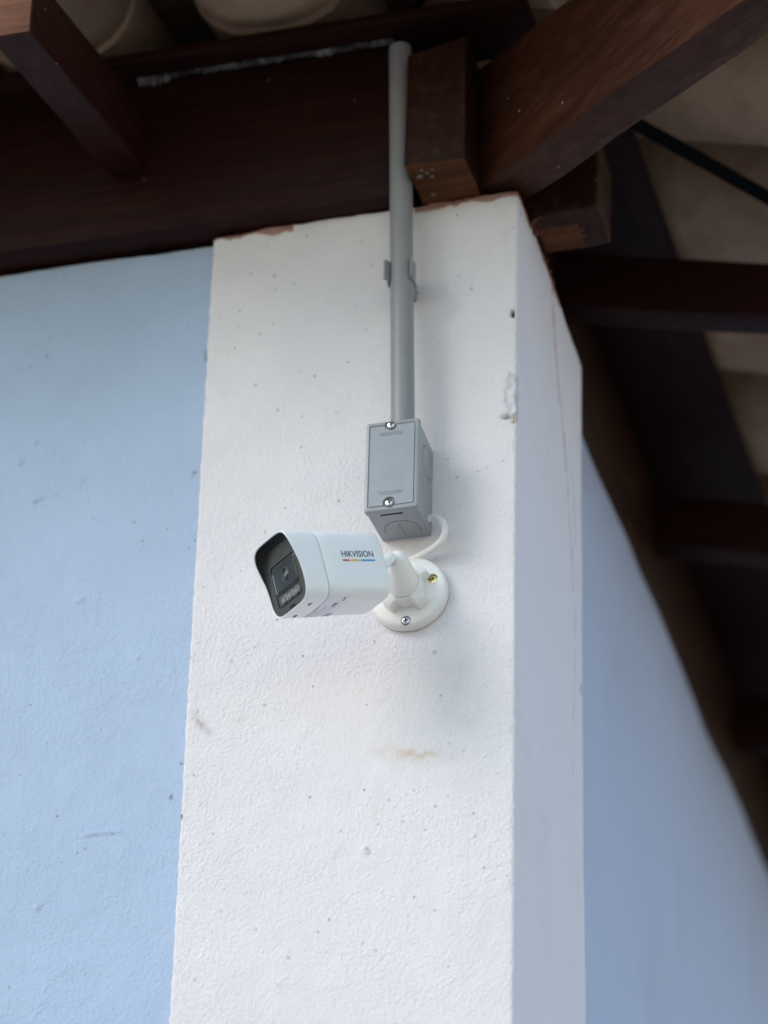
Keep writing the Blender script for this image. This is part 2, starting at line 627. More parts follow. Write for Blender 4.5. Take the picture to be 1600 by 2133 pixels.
    put(blob(V, (0, .2741, 3.2405), (.01, .006, .008), 9, .3), (.16, .12, .11), .85)
    # side face is tinted a touch bluer than the front
    pass
    # bare render and red mortar showing along the ragged top
    topd = 3.6485 - .004 * np.clip(-x / .3, 0, 1) - .02 * np.clip((y - .08) / .2, 0, 1)
    tn = fbm(V, 45, 3, 61)
    mk = np.clip((z - (topd - .0055 - .0055 * tn)) / .0015, 0, 1)
    sel = ((x < -.23) & (x > -.312)) | (x > -.105) | (y > .004)
    put(mk * sel, (.30, .09, .05), .95)
    put(np.exp(-((topd - z) / .012) ** 2) * .5 * np.clip(tn + .4, 0, 1), (.45, .40, .36), .7)
    return C


def pillar_top(P):
    x, y = P.T
    V = np.stack([x, y, 0 * x], 1)
    z = 3.6475 + fbm(V, 30, 3, 71) * .0025
    z = z - .003 * np.clip((-x - .26) / .05, 0, 1)
    z = z + .002 * ((x > -.09) & (x < 0) & (y < .01))
    z = z - .026 * np.clip((y - .07) / .2, 0, 1) ** 1.3
    return z


pil = empty('pillar', (-.155, .14, 0), 'white rough plastered corner pillar carrying the bullet camera and conduit', 'pillar')
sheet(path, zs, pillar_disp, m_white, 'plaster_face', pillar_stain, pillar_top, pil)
bm = bmesh.new()
hexa(bm, box8(L + .006, -.006, .006, .275, 3.0, 3.636))
from_bm('masonry_core', bm, m_mortar, pil)


# crumbs of red mortar between pillar top and beams
def crumbs(name, pts, mat, parent, seed):
    rnd = random.Random(seed)
    bm = bmesh.new()
    for (x, y, z, r) in pts:
        b2 = bmesh.ops.create_icosphere(bm, subdivisions=2, radius=r)
        sx, sy, sz = rnd.uniform(.7, 1.6), rnd.uniform(.6, 1), rnd.uniform(.35, .7)
        for v in b2['verts']:
            k = 1 + rnd.uniform(-.18, .18)
            v.co = Vector((x + v.co.x * sx * k, y + v.co.y * sy * k, z + v.co.z * sz * k))
    return from_bm(name, bm, mat, parent, True)


rr = random.Random(4)
pts = [(rr.uniform(-.31, -.24), rr.uniform(.003, .01), 3.6465 + rr.uniform(-.001, .002), rr.uniform(.0015, .003)) for _ in range(30)]
pts += [(rr.uniform(-.10, -.03), rr.uniform(.001, .008), 3.6485 + rr.uniform(-.001, .002), rr.uniform(.0015, .0032)) for _ in range(40)]
pts += [(-.004 + rr.uniform(-.004, .002), rr.uniform(.02, .16), 3.6475, rr.uniform(.0012, .0035)) for _ in range(60)]
pts += [(rr.uniform(.000, .010), rr.uniform(.045, .07), 3.647 + rr.uniform(-.004, .002), rr.uniform(.0012, .003)) for _ in range(30)]
tag(crumbs('mortar_crumbs', pts, m_mortar, pil, 5), kind='stuff')


def wall_disp(V):
    d = fbm(V, 7, 2, 103) * .002 + fbm(V, 50, 2, 105) * .0002
    for k, (cx, cz, rx, rz, dp) in enumerate([(-.5196, 3.528, .006, .004, .0012), (-.5047, 3.4156, .003, .004, .002), (-.4796, 3.3679, .010, .004, -.002),
                                              (-.4849, 3.5398, .002, .004, -.002), (-.49, 3.437, .004, .002, .002), (-.44, 3.385, .006, .005, .0012),
                                              (-.4323, 3.25, .006, .004, .0014), (-.40, 3.0, .03, .002, .0016), (-.45, 2.93, .004, .003, .002), (-.37, 3.18, .004, .004, .001)]):
        d = d + dp * blob(V, (cx, .012, cz), (rx, .02, rz), 120 + k, .4, 200)
    return d


def wall_stain(V):
    x, y, z = V.T
    C = np.zeros((len(V), 4))
    C[:, :3] = BLUE

    def put(mask, col, a):
        m = np.clip(mask * a, 0, 1)
        nonlocal C
        C[:, :3] = C[:, :3] * (1 - m[:, None]) + np.array(col) * m[:, None]
        C[:, 3] = np.maximum(C[:, 3], m)
    for k, (cx, cz, rx, rz) in enumerate([(-.3184, 3.5111, .0026, .007), (-.3229, 3.3768, .003, .006), (-.321, 3.355, .0015, .002), (-.4873, 3.5385, .0014, .0018),
                                          (-.4849, 3.56, .0014, .002), (-.327, 3.03, .003, .003), (-.3193, 3.0632, .002, .002), (-.318, 3.30, .0016, .003), (-.40, 2.86, .0016, .0012)]):
        put(blob(V, (cx, .012, cz), (rx, .02, rz), 140 + k, .6, 300), (.13, .15, .15), .85)
    n = fbm(V, 40, 3, 150)
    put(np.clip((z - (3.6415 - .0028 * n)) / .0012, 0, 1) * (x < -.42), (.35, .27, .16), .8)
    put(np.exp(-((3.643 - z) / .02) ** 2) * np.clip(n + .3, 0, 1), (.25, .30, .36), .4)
    return C


WY = .012
wp = [(-3.4, WY, 0, -1)] + [(t, WY, 0, -1) for t in np.linspace(-.9, -.64, 10)] + [(t, WY, 0, -1) for t in np.linspace(-.638, L + .002, 150)]
fw = empty('front_wall', (-1.8, .1, 0), 'pale blue painted wall left of the white pillar', 'wall')
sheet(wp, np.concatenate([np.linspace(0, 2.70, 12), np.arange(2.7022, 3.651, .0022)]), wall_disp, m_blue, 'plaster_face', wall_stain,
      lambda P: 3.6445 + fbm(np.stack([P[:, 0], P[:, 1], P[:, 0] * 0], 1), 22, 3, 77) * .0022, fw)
bm = bmesh.new()
hexa(bm, box8(-3.4, L + .01, .03, .15, 0, 3.636))
from_bm('masonry_core', bm, m_mortar, fw)

WX = -.0385


def side_stain(V):
    x, y, z = V.T
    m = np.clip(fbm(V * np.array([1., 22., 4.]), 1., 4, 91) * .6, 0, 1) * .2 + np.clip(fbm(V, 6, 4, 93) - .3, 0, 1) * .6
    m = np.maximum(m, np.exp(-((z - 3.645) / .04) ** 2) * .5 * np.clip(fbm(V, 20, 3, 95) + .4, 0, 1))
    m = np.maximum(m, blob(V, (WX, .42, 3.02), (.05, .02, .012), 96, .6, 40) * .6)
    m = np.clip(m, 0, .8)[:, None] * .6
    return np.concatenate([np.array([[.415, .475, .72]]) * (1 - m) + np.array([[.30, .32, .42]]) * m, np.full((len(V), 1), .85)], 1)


sp = [(WX, t, 1, 0) for t in np.linspace(.26, 1.8, 160)] + [(WX, 4.4, 1, 0)]
sw = empty('side_wall', (-.1, 2.4, 0), 'shaded blue painted side wall behind the pillar at right', 'wall')
sheet(sp, np.concatenate([np.linspace(0, 2.60, 12), np.arange(2.61, 3.651, .008)]), lambda V: fbm(V, 5, 3, 203) * .003, m_blue, 'plaster_face',
      side_stain, None, sw)
bm = bmesh.new()
hexa(bm, box8(-.15, WX - .012, .284, 4.4, 0, 3.64))
from_bm('masonry_core', bm, m_mortar, sw)

bm = bmesh.new()
hexa(bm, box8(-3.4, -3.25, .16, 4.24, 0, 3.64))
hexa(bm, box8(-3.4, -.16, 4.25, 4.4, 0, 3.64))
tag(from_bm('far_walls', bm, m_blue), kind='structure')
bm = bmesh.new()
hexa(bm, box8(-3.24, -.16, .16, 4.24, 3.48, 3.52))
tag(from_bm('ceiling', bm, m_attic), kind='structure')

# ------------------------------------------------------------------ timbers
BZ = 3.650
o = timber('wall_beam', box8(-3.45, -.105, -.022, .043, BZ, 3.838), m_wx, seg=60, seed=1)
tag(o, 'long dark wooden beam lying along the top of the front wall', 'beam')


def corner_beam():
    """side wall plate whose sawn nose sticks out past the front of the pillar"""
    e = empty('side_beam', (-.068, 0, BZ), 'dark beam along the side wall, its blunt nose poking out above the pillar', 'beam')
    bm = bmesh.new()
    x0, x1 = -.0985, -.0375
    hexa(bm, box8(x0, x1, -.0635, 4.5, BZ, 3.803))
    bmesh.ops.bevel(bm, geom=bm.edges[:], offset=.003, segments=2, profile=.5, affect='EDGES')
    for k in range(1, 50):
        bmesh.ops.bisect_plane(bm, geom=bm.verts[:] + bm.edges[:] + bm.faces[:], plane_co=(0, -.0635 + (k / 50) ** 1.6 * 4.4, 0), plane_no=(0, 1, 0))
    P = np.array([v.co for v in bm.verts])
    D = np.stack([fbm(P, 16, 2, 300 + i * 7) for i in range(3)], 1) * .0018
    for v, q in zip(bm.verts, D):
        v.co += Vector(q)
        if v.co.y < 0 and v.co.z > 3.79 and v.co.x < -.07:
            v.co.z -= .012
    bmesh.ops.recalc_face_normals(bm, faces=bm.faces)
    for f in bm.faces:
        c = f.calc_center_median()
        if f.normal.z < -.7 and c.y < .02:
            f.material_index = 1
    from_bm('plate', bm, [m_wblock, m_wbare], e, True, 35)
    # white paint drips on the bare underside of the nose
    bm = bmesh.new()
    for (x, y, r) in [(-.087, -.046, .0030), (-.079, -.050, .0020), (-.0755, -.043, .0022), (-.083, -.055, .0016), (-.073, -.054, .0016), (-.082, -.014, .0022), (-.090, -.043, .001)]:
        b2 = bmesh.ops.create_uvsphere(bm, u_segments=10, v_segments=6, radius=r)
        for v in b2['verts']:
            v.co = Vector((x + v.co.x * 1.2, y + v.co.y, BZ - .0003 + v.co.z * .3))
    tag(from_bm('paint_drips', bm, m_drip, e, True), kind='stuff')
    # upper board that closes the plate up to the roof further back
    timber('upper_board', box8(-.0965, -.0395, .115, 4.45, 3.8045, 3.838), m_wy, e, seg=30, seed=9)
    return e


corner_beam()


def stub():
    e = empty('cross_beam', (.02, .078, BZ), 'short stub of beam jutting out right over the pillar side, patch of bare wood below', 'beam')
    bm = bmesh.new()
    hexa(bm, box8(-.036, .0705, .045, .1115, BZ, 3.742))
    bmesh.ops.bevel(bm, geom=bm.edges[:], offset=.003, segments=3, profile=.5, affect='EDGES')
    for k in range(1, 24):
        bmesh.ops.bisect_plane(bm, geom=bm.verts[:] + bm.edges[:] + bm.faces[:], plane_co=(-.036 + .1065 * k / 24, 0, 0), plane_no=(1, 0, 0))
    for k in range(1, 14):
        bmesh.ops.bisect_plane(bm, geom=bm.verts[:] + bm.edges[:] + bm.faces[:], plane_co=(0, .045 + .0665 * k / 14, 0), plane_no=(0, 1, 0))
    P = np.array([v.co for v in bm.verts])
    D = np.stack([fbm(P, 25, 3, 400 + i * 7) for i in range(3)], 1) * .0016
    for v, q in zip(bm.verts, D):
        v.co += Vector(q)
    bmesh.ops.recalc_face_normals(bm, faces=bm.faces)
    for f in bm.faces:
        c = f.calc_center_median()
        j = .0012 * sin(c.y * 500)
        if f.normal.z < -.7 and .004 + j < c.x < .046 + j and .066 + j * .5 < c.y < .1085:
            f.material_index = 1
    from_bm('timber', bm, [m_wblock, m_wbare], e, True, 35)


stub()

SL = .232
TZ = 3.874   # underside of the channel tiles: z = TZ + SL*y (front), TZ - SL*x (side)


def rafter(x0, x1, yend, label, grp):
    e = empty('rafter', ((x0 + x1) / 2, yend, 3.66), label, 'rafter', grp)
    zb = lambda y: 3.7335 + SL * y
    zt = lambda y: 3.803 + SL * y
    y1 = 1.6
    c = [(x0, yend, zb(yend)), (x1, yend, zb(yend)), (x1, y1, zb(y1)), (x0, y1, zb(y1)),
         (x0, yend, zt(yend)), (x1, yend, zt(yend)), (x1, y1, zt(y1)), (x0, y1, zt(y1))]
    timber('timber', c, m_wr, e, seg=30, seed=int(abs(x0) * 100), bev=.0015)
    # sawn end grain face
    t = .0012
    c = [(x0 + .0012, yend - t, zb(yend) + .002), (x1 - .0012, yend - t, zb(yend) + .002), (x1 - .0012, yend + .004, zb(yend) + .003), (x0 + .0012, yend + .004, zb(yend) + .003),
         (x0 + .0012, yend - t, zt(yend) - .002), (x1 - .0012, yend - t, zt(yend) - .002), (x1 - .0012, yend + .004, zt(yend) - .001), (x0 + .0012, yend + .004, zt(yend) - .001)]
    timber('sawn_end', c, m_wend, e, seg=3, bev=.0006, wob=.0008, seed=3)
    return e


G1 = 'rafters under the front eave'
rafter(-.423, -.383, -.341, 'front eave rafter with pale sawn end at top left of the photo', G1)
rafter(-.923, -.883, -.341, 'front eave rafter outside the frame left of the pale ended one', G1)
rafter(-1.423, -1.383, -.341, 'front eave rafter farthest left along the wall', G1)


def side_rafter(y0, y1, label):
    e = empty('side_rafter', (.34, (y0 + y1) / 2, 3.64), label, 'rafter', 'rafters under the side eave')
    zb = lambda x: 3.722 - SL * x
    zt = lambda x: 3.79 - SL * x
    xa, xb = -1.2, .341
    c = [(xa, y0, zb(xa)), (xb, y0, zb(xb)), (xb, y1, zb(xb)), (xa, y1, zb(xa)),
         (xa, y0, zt(xa)), (xb, y0, zt(xb)), (xb, y1, zt(xb)), (xa, y1, zt(xa))]
    timber('timber', c, m_wx, e, seg=20, seed=int(y0 * 100), bev=.0015)


side_rafter(.312, .350, 'blurred side rafter nearest the corner, crossing behind the pillar top')
side_rafter(.825, .863, 'second side rafter from the corner, low at the right frame edge')
side_rafter(1.335, 1.373, 'side rafter third from the corner, outside the frame')
side_rafter(1.845, 1.883, 'side rafter fourth from the corner, outside the frame')


def hip():
    e = empty('hip_rafter', (0, 0, 3.655), 'big diagonal hip rafter with warm lit face running to upper right', 'rafter')
    k = .164 * 2 / 2
    ca, cb = -.040, .032
    s0, s1 = -1.1, .46
    zb = lambda s: 3.6555 - .2535 * s
    c = []
    for top in (0, .150):
        for (s, cc) in ((s0, ca), (s1, ca), (s1, cb), (s0, cb)):
            # plan point with x+y=cc, (x-y)/2 = s
            x = cc / 2 + s
            y = cc / 2 - s
            c.append((x, y, zb(s) + top))
    timber('timber', c, m_wh, e, seg=44, bev=.003, wob=.0024, seed=33)


hip()

o = timber('roof_batten', box8(-3.5, .02, -.056, .03, 3.8405, 3.853), m_wx, seg=60, seed=21)
tag(o, 'thin reddish board on top of the front beam just under the tiles', 'batten')
o = timber('roof_batten', box8(-.055, .077, .13, 4.5, 3.8405, 3.852), m_wy, seg=60, seed=22)
tag(o, 'thin dark board under the tiles above the side beam', 'batten')

# ------------------------------------------------------------------ roof tiles
PROF = [(-.085, .078), (-.083, .054), (-.075, .033), (-.060, .016), (-.040, .005), (-.018, .0008), (0, 0), (.018, .0008), (.040, .005), (.060, .016), (.075, .033), (.083, .054), (.085, .078)]
COV = [(-.086, 0), (-.082, .026), (-.066, .052), (-.040, .066), (0, .071), (.040, .066), (.066, .052), (.082, .026), (.086, 0)]
roof = empty('tiled_roof', (-1.7, 2, 3.9), 'roof of pale clay barrel tiles seen from below the eaves', 'roof')


def tile_bm(prof, length, th=.011, seed=0, taper=.06, up=False):
    rnd = random.Random(seed)
    bm = bmesh.new()
    N = 7
    rings = []
    n = len(prof)
    for k in range(N + 1):
        t = k / N
        s = 1 + taper * (t - .5) * (-1 if up else 1)
        y = -length / 2 + length * t
        inner = [(p[0] * s, p[1]) for p in prof]
        outer = []
        for i, p in enumerate(inner):
            a = inner[max(i - 1, 0)]
            b = inner[min(i + 1, n - 1)]
            tx, tz = b[0] - a[0], b[1] - a[1]
            l = math.hypot(tx, tz)
            outer.append((p[0] - tz / l * th, p[1] + tx / l * th))
        ring = [bm.verts.new((p[0], y, p[1] + rnd.uniform(-.0007, .0007))) for p in inner] + [bm.verts.new((p[0], y, p[1])) for p in outer[::-1]]
        rings.append(ring)
    m = len(rings[0])
    for a, b in zip(rings, rings[1:]):
        for i in range(m):
            j = (i + 1) % m
            bm.faces.new((a[i], a[j], b[j], b[i]))
    for R, fl in ((rings[0], 0), (rings[-1], 1)):
        for i in range(n - 1):
            q = (R[i], R[i + 1], R[m - 2 - i], R[m - 1 - i])
            bm.faces.new(q if fl else q[::-1])
    return bm


SA = math.atan(SL)
LEN = .47
STEP = .40


def place_tile(side, kind, u, v0, seed, red=False):
    """side 'F' or 'S'; u = across position, v = distance up slope measured in plan from the wall line"""
    prof = PROF if kind == 'pan' else COV
    bm = tile_bm(prof, LEN, seed=seed, up=(kind == 'pan'))
    zc = TZ + SL * v0
    lift = .006 if kind == 'pan' else .052
    rot = Matrix.Rotation(SA + (radians(1.0)), 4, 'X')
    jit = random.Random(seed * 13 + 5)
    rot = Matrix.Rotation(jit.uniform(-.012, .012), 4, 'Z') @ rot
    bm.transform(Matrix.Translation((u + jit.uniform(-.003, .003), v0, zc + lift)) @ rot)
    if side == 'S':
        # front slope maps to the side slope by mirroring across the hip (x,y)->(-y,-x)
        for v in bm.verts:
            v.co = Vector((-v.co.y, -v.co.x, v.co.z))
    # trim along the hip
    xs = [v.co.x + v.co.y for v in bm.verts]
    if side == 'F':
        if min(xs) > -.01:
            bm.free(); return
        if max(xs) > 0:
            bmesh.ops.bisect_plane(bm, geom=bm.verts[:] + bm.edges[:] + bm.faces[:], plane_co=(0, 0, 0), plane_no=(1, 1, 0), clear_outer=True)
    else:
        if max(xs) < .01:
            bm.free(); return
        if min(xs) < 0:
            bmesh.ops.bisect_plane(bm, geom=bm.verts[:] + bm.edges[:] + bm.faces[:], plane_co=(0, 0, 0), plane_no=(-1, -1, 0), clear_outer=True)
    from_bm('roof_tile', bm, m_tile_red if red else m_tile, roof, True, 40)


PITCH = .232
sd_ = 0
for row in range(3):
    v = -.205 + row * STEP
    for c in range(-8, 3):
        u = -.25 + c * PITCH
        sd_ += 1
        place_tile('F', 'pan', u, v, sd_)
        place_tile('F', 'cover', u + PITCH / 2, v, sd_ + 500, red=(sd_ * 7) % 11 == 0)
for row in range(3):
    v = -.205 + row * STEP
    for c in range(-2, 10):
        u = -(.185 + c * PITCH)
        sd_ += 1
        place_tile('S', 'pan', u, v, sd_)
        place_tile('S', 'cover', u - PITCH / 2, v, sd_ + 500, red=(c in (0, 3, 5)))

# added sheet over the tiles: closes the roof, blocks sky light through gaps
OV = .42
zc = lambda d: 4.00 + SL * d
bm = bmesh.new()
ev = [(OV, -OV), (-3.85, -OV), (-3.85, 4.85), (OV, 4.85)]
rg = [(-1.715, 1.715), (-1.715, 2.715)]
lo = [bm.verts.new((x, y, zc(-OV))) for x, y in ev] + [bm.verts.new((x, y, zc(1.715))) for x, y in rg]
hi = [bm.verts.new((x, y, zc(-OV) + .03)) for x, y in ev] + [bm.verts.new((x, y, zc(1.715) + .03)) for x, y in rg]
for V_, fl in ((lo, 0), (hi, 1)):
    for f in ((0, 1, 4), (1, 2, 5, 4), (2, 3, 5), (3, 0, 4, 5)):
        q = [V_[i] for i in f]
        bm.faces.new(q if fl else q[::-1])
for i in range(4):
    j = (i + 1) % 4
    bm.faces.new((lo[i], lo[j], hi[j], hi[i]))
o = from_bm('roof_light_shield', bm, m_attic, roof)

# ------------------------------------------------------------------ conduit, clip
conduit = tube('conduit', [(-.1015, -.034, 3.352), (-.1032, -.034, 3.42), (-.1070, -.034, 3.56), (-.1105, -.0345, 3.70), (-.1133, -.036, 3.820)], .0113, m_pvc, n=40, sub=10)
tag(conduit, 'grey plastic conduit pipe rising from the junction box to the roof', 'conduit')


def clip():
    e = empty('pipe_clip', (-.107, 0, 3.545), 'grey open plastic clip gripping the conduit on the pillar', 'clip')
    cx, cy = -.1067, -.034
    ri, th = .0118, .0020
    pr = []
    # open C: from left lip round the back to right lip (plan view)
    for a in np.linspace(radians(215), radians(-35), 40):
        pr.append((cx + ri * cos(a), cy + ri * sin(a)))
    # flared lips
    left = [(pr[0][0] - .0035, pr[0][1] - .0062), (pr[0][0] - .001, pr[0][1] - .003)]
    right = [(pr[-1][0] + .001, pr[-1][1] - .003), (pr[-1][0] + .0035, pr[-1][1] - .0062)]
    line = left + pr + right
    P = np.array(line)
    T = np.gradient(P, axis=0)
    T /= np.linalg.norm(T, axis=1)[:, None]
    Nn = np.stack([T[:, 1], -T[:, 0]], 1)
    if (Nn[len(P) // 2] @ np.array([0, 1])) < 0:
        Nn = -Nn
    # outward normal
    O = P + Nn * th
    bm = bmesh.new()
    z0, z1 = 3.5335, 3.556
    A = [[bm.verts.new((p[0], p[1], z)) for p in P] for z in (z0, z1)]
    B = [[bm.verts.new((p[0], p[1], z)) for p in O] for z in (z0, z1)]
    n = len(P)
    for i in range(n - 1):
        bm.faces.new((A[0][i], A[0][i + 1], A[1][i + 1], A[1][i]))
        bm.faces.new((B[0][i + 1], B[0][i], B[1][i], B[1][i + 1]))
        bm.faces.new((A[0][i + 1], A[0][i], B[0][i], B[0][i + 1]))
        bm.faces.new((A[1][i], A[1][i + 1], B[1][i + 1], B[1][i]))
    for i in (0, n - 1):
        bm.faces.new((A[0][i], A[1][i], B[1][i], B[0][i]))
    from_bm('jaw', bm, m_pvc, e, True, 40)
    bm = bmesh.new()
    hexa(bm, box8(cx - .006, cx + .006, cy + ri + th - .0012, .002, z0 + .001, z1 - .001))
    bmesh.ops.bevel(bm, geom=bm.edges[:], offset=.001, segments=1, affect='EDGES')
    from_bm('foot', bm, m_pvc, e)


clip()


# ------------------------------------------------------------------ junction box
def rrect(hx, hz, r, n=6):
    out = []
    for cx, cz, a0 in ((hx - r, hz - r, 0), (-hx + r, hz - r, 90), (-hx + r, -hz + r, 180), (hx - r, -hz + r, 270)):
        for k in range(n + 1):
            a = radians(a0 + 90 * k / n)
            out.append((cx + r * cos(a), cz + r * sin(a)))
    return out


def loft(rings):
    bm = bmesh.new()
    R = [[bm.verts.new(p) for p in r] for r in rings]
    n = len(R[0])
    for a, b in zip(R, R[1:]):
        for i in range(n):
            j = (i + 1) % n
            bm.faces.new((a[i], a[j], b[j], b[i]))
    bm.faces.new(R[0][::-1])
    bm.faces.new(R[-1])
    return bm


def cross_screw(name, center, axis, r, mat, parent, h=.0016, rot=.4):
    """domed pan head with a real cross recess"""
    o = lathe_obj(name, [(r, 0), (r, h * .4), (r * .86, h * .8), (r * .5, h), (r * .1, h * 1.05)], center, axis, [mat, m_gap], parent, n=28)
    A = Vector(axis).normalized()
    X = Vector((cos(rot), 0, sin(rot)))
    X = (X - A * X.dot(A)).normalized()
    Y = A.cross(X)
    cs = []
    for U, W in ((X, Y), (Y, X)):
        bm = bmesh.new()
        C = Vector(center) + A * h
        cr = []
        for t in (-.65 * h, h):
            for a, b in ((-1, -1), (1, -1), (1, 1), (-1, 1)):
                cr.append(C + A * t + U * a * r * .6 + W * b * r * .13)
        hexa(bm, cr)
        c = from_bm('cutter', bm, [m_gap])
        if parent is not None:
            pass
        cs.append(c)
    # parent has location offset; object world matrix is identity so cutters line up
    boolean(o, cs)
    if len(o.data.materials) == 1:
        o.data.materials.append(m_gap)
    # faces inside the recess take the dark gap material
    dm = o.data
    C = Vector(center)
    for p in dm.polygons:
        d = (p.center - C)
        t = d.dot(A)
        rad = (d - A * t).length
        if rad < r * .62 and t < h * .55 and t > h * .2:
            p.material_index = 1
    return o


def junction_box():
    CX, CZ = -.1052, 3.3145
    e = empty('junction_box', (CX, 0, CZ), 'grey rectangular plastic junction box screwed shut above the camera', 'junction box')
    R = lambda hx, hz, r, y: [(CX + a, y, CZ + b) for a, b in rrect(hx, hz, r)]
    body = from_bm('body', loft([R(.0238, .0468, .002, .001), R(.0247, .0478, .002, -.0495), R(.0240, .0470, .002, -.0497), R(.0240, .0470, .002, -.0510)]), m_box, e, True, 30)
    cs = []

    def annulus(c, U, W, A, r0, r1, a0, a1, depth):
        n = 40
        bm = bmesh.new()
        C = Vector(c)
        rows = []
        for k in range(n + 1):
            a = radians(a0 + (a1 - a0) * k / n)
            d = U * cos(a) + W * sin(a)
            rows.append([bm.verts.new(C + d * r + A * t) for r, t in ((r0, -depth), (r1, -depth), (r1, .003), (r0, .003))])
        for a, b in zip(rows, rows[1:]):
            for i in range(4):
                j = (i + 1) % 4
                bm.faces.new((a[i], a[j], b[j], b[i]))
        bm.faces.new(rows[0][::-1])
        bm.faces.new(rows[-1])
        return from_bm('cutter', bm, m_gap)
    X, Y, Z = Vector((1, 0, 0)), Vector((0, 1, 0)), Vector((0, 0, 1))
    # knock-out scored on the right side and underneath
    cs.append(annulus((CX + .0244, -.022, CZ + .0195), Y, Z, X,   .0157, .0166, 5, 335, .0016))
    cs.append(annulus((CX + .0008, -.0175, CZ - .0475), X, Y, -Z, .0162, .0170, 172, 378, .0014))
    bm = bmesh.new()
    hexa(bm, box8(CX - .0125, CX + .0090, -.0489, -.0459, CZ - .06, CZ - .0455))
    cs.append(from_bm('cutter', bm, m_gap))
    boolean(body, cs)
    bm = bmesh.new()
    hexa(bm, box8(CX - .0124, CX + .0089, -.04885, -.04595, CZ - .0470, CZ - .0466))
    from_bm('slot_shade_plate', bm, m_gap, e)  # near-black plate set in the slot stands in for its shade
    # raised ribs on the knock-out
    bm = bmesh.new()
    hexa(bm, box8(CX - .001, CX + .0008, -.026, -.006, CZ - .0479, CZ - .047))
    from_bm('moulded_rib', bm, m_box, e)
    lid = from_bm('lid', loft([R(.0256, .0484, .0025, -.0500), R(.0260, .0488, .003, -.0520), R(.0259, .0487, .003, -.0550), R(.0252, .0480, .003, -.0568), R(.0243, .0471, .003, -.0573),
                               R(.0226, .0449, .002, -.0573), R(.0222, .0445, .002, -.0563), R(.0216, .0438, .002, -.0563), R(.0211, .0433, .0015, -.0573)]), m_box, e, True, 25)
    scr = [(-.0016, .0440), (-.0016, -.0408)]
    cs = []
    for sx, sz in scr:
        V, F = lathe([(.0062, 0), (.0062, .004)], (CX + sx, -.0590, CZ + sz), (0, 1, 0), 28)
        bm = bmesh.new()
        vs = [bm.verts.new(v) for v in V]
        for f in F: bm.faces.new([vs[i] for i in f])
        cs.append(from_bm('cutter', bm, m_gap))
    boolean(lid, cs)
    for sx, sz in scr:
        cross_screw('screw', (CX + sx, -.0550, CZ + sz), (0, -1, 0), .0041, m_steel, lid, h=.0032, rot=.5)
    # embossed maker's word at both ends, the lower one upside down
    for zz, fl in ((.0345, 0), (-.0300, 1)):
        t = text_mesh('HIDROSSOL', .0036, .0225, .0004, .00004)
        for v in t.verts:
            x, y, z = v.co
            if fl: x, y = -x, -y
            v.co = Vector((CX - .001 + x, -.0573 - z, CZ + zz + y))
        from_bm('embossed_word', t, m_box, lid, False)
    return e


def text_mesh(s, height, width, depth, offset=0.):
    cu = bpy.data.curves.new('t', 'FONT')
    cu.body = s
    cu.align_x = 'CENTER'
    cu.align_y = 'CENTER'
    cu.size = 1
    cu.offset = 0
    cu.resolution_u = 3
    o = bpy.data.objects.new('t', cu)
    COL.objects.link(o)
    bpy.context.view_layer.update()
    dg = bpy.context.evaluated_depsgraph_get()
    ev_ = o.evaluated_get(dg)
    me = bpy.data.meshes.new_from_object(ev_)
    bm = bmesh.new()
    bm.from_mesh(me)
    xs = [v.co.x for v in bm.verts]
    ys = [v.co.y for v in bm.verts]
    cx, cy = (max(xs) + min(xs)) / 2, (max(ys) + min(ys)) / 2
    sx, sy = width / (max(xs) - min(xs)), height / (max(ys) - min(ys))
    for v in bm.verts:
        v.co = Vector(((v.co.x - cx) * sx, (v.co.y - cy) * sy, 0))
    bpy.data.objects.remove(o)
    bpy.data.meshes.remove(me)
    bpy.data.curves.remove(cu)
    if offset:
        # embolden: grow the outline
        for f in bm.faces: f.normal_update()
        new = {}
        for v in bm.verts:
            d = Vector((0, 0, 0))
            for ed in v.link_edges:
                if len(ed.link_faces) == 1:
                    f = ed.link_faces[0]
                    m = (ed.verts[0].co + ed.verts[1].co) / 2
                    tdir = (ed.verts[1].co - ed.verts[0].co)
                    nn = Vector((tdir.y, -tdir.x, 0)).normalized()
                    if nn.dot(f.calc_center_median() - m) > 0: nn = -nn
                    d += nn
            if d.length > 0: new[v] = d.normalized() * offset
        for v, d in new.items(): v.co += d
    ret = bmesh.ops.extrude_face_region(bm, geom=bm.faces[:])
    for g in ret['geom']:
        if isinstance(g, bmesh.types.BMVert):
            g.co.z += depth
    return bm


junction_box()


# ------------------------------------------------------------------ bullet camera
AX = Vector((-.6452, -.6940, -.3196)).normalized()     # points where the lens looks
WX_ = Vector((.7343, -.6788, -.0084)).normalized()      # across, towards the photographer
VX = Vector((-.2110, -.2401, .9475)).normalized()      # up
B0 = Vector((-.1187, -.0705, 3.1917))                   # centre of the rear face
Lh = .0955
SEAM = .0715
NP = 96


def sec(hw, hh, n=4.8, cnt=NP):
    out = []
    for k in range(cnt):
        a = 2 * pi * k / cnt
        c, s = cos(a), sin(a)
        out.append((hw * math.copysign(abs(c) ** (2 / n), c), hh * math.copysign(abs(s) ** (2 / n), s)))
    return out


def hw_at(t):
    return .0282 + (.0305 - .0282) * min(1, max(0, t / Lh))


def hh_at(t):
    return .0325 + (.0350 - .0325) * min(1, max(0, t / Lh))


def visor(v):
    k = min(1, max(0, (v + .010) / .044))
    return .0078 * k * k * (3 - 2 * k)


def W(w_, t, v_):
    return B0 + WX_ * w_ + AX * t + VX * v_


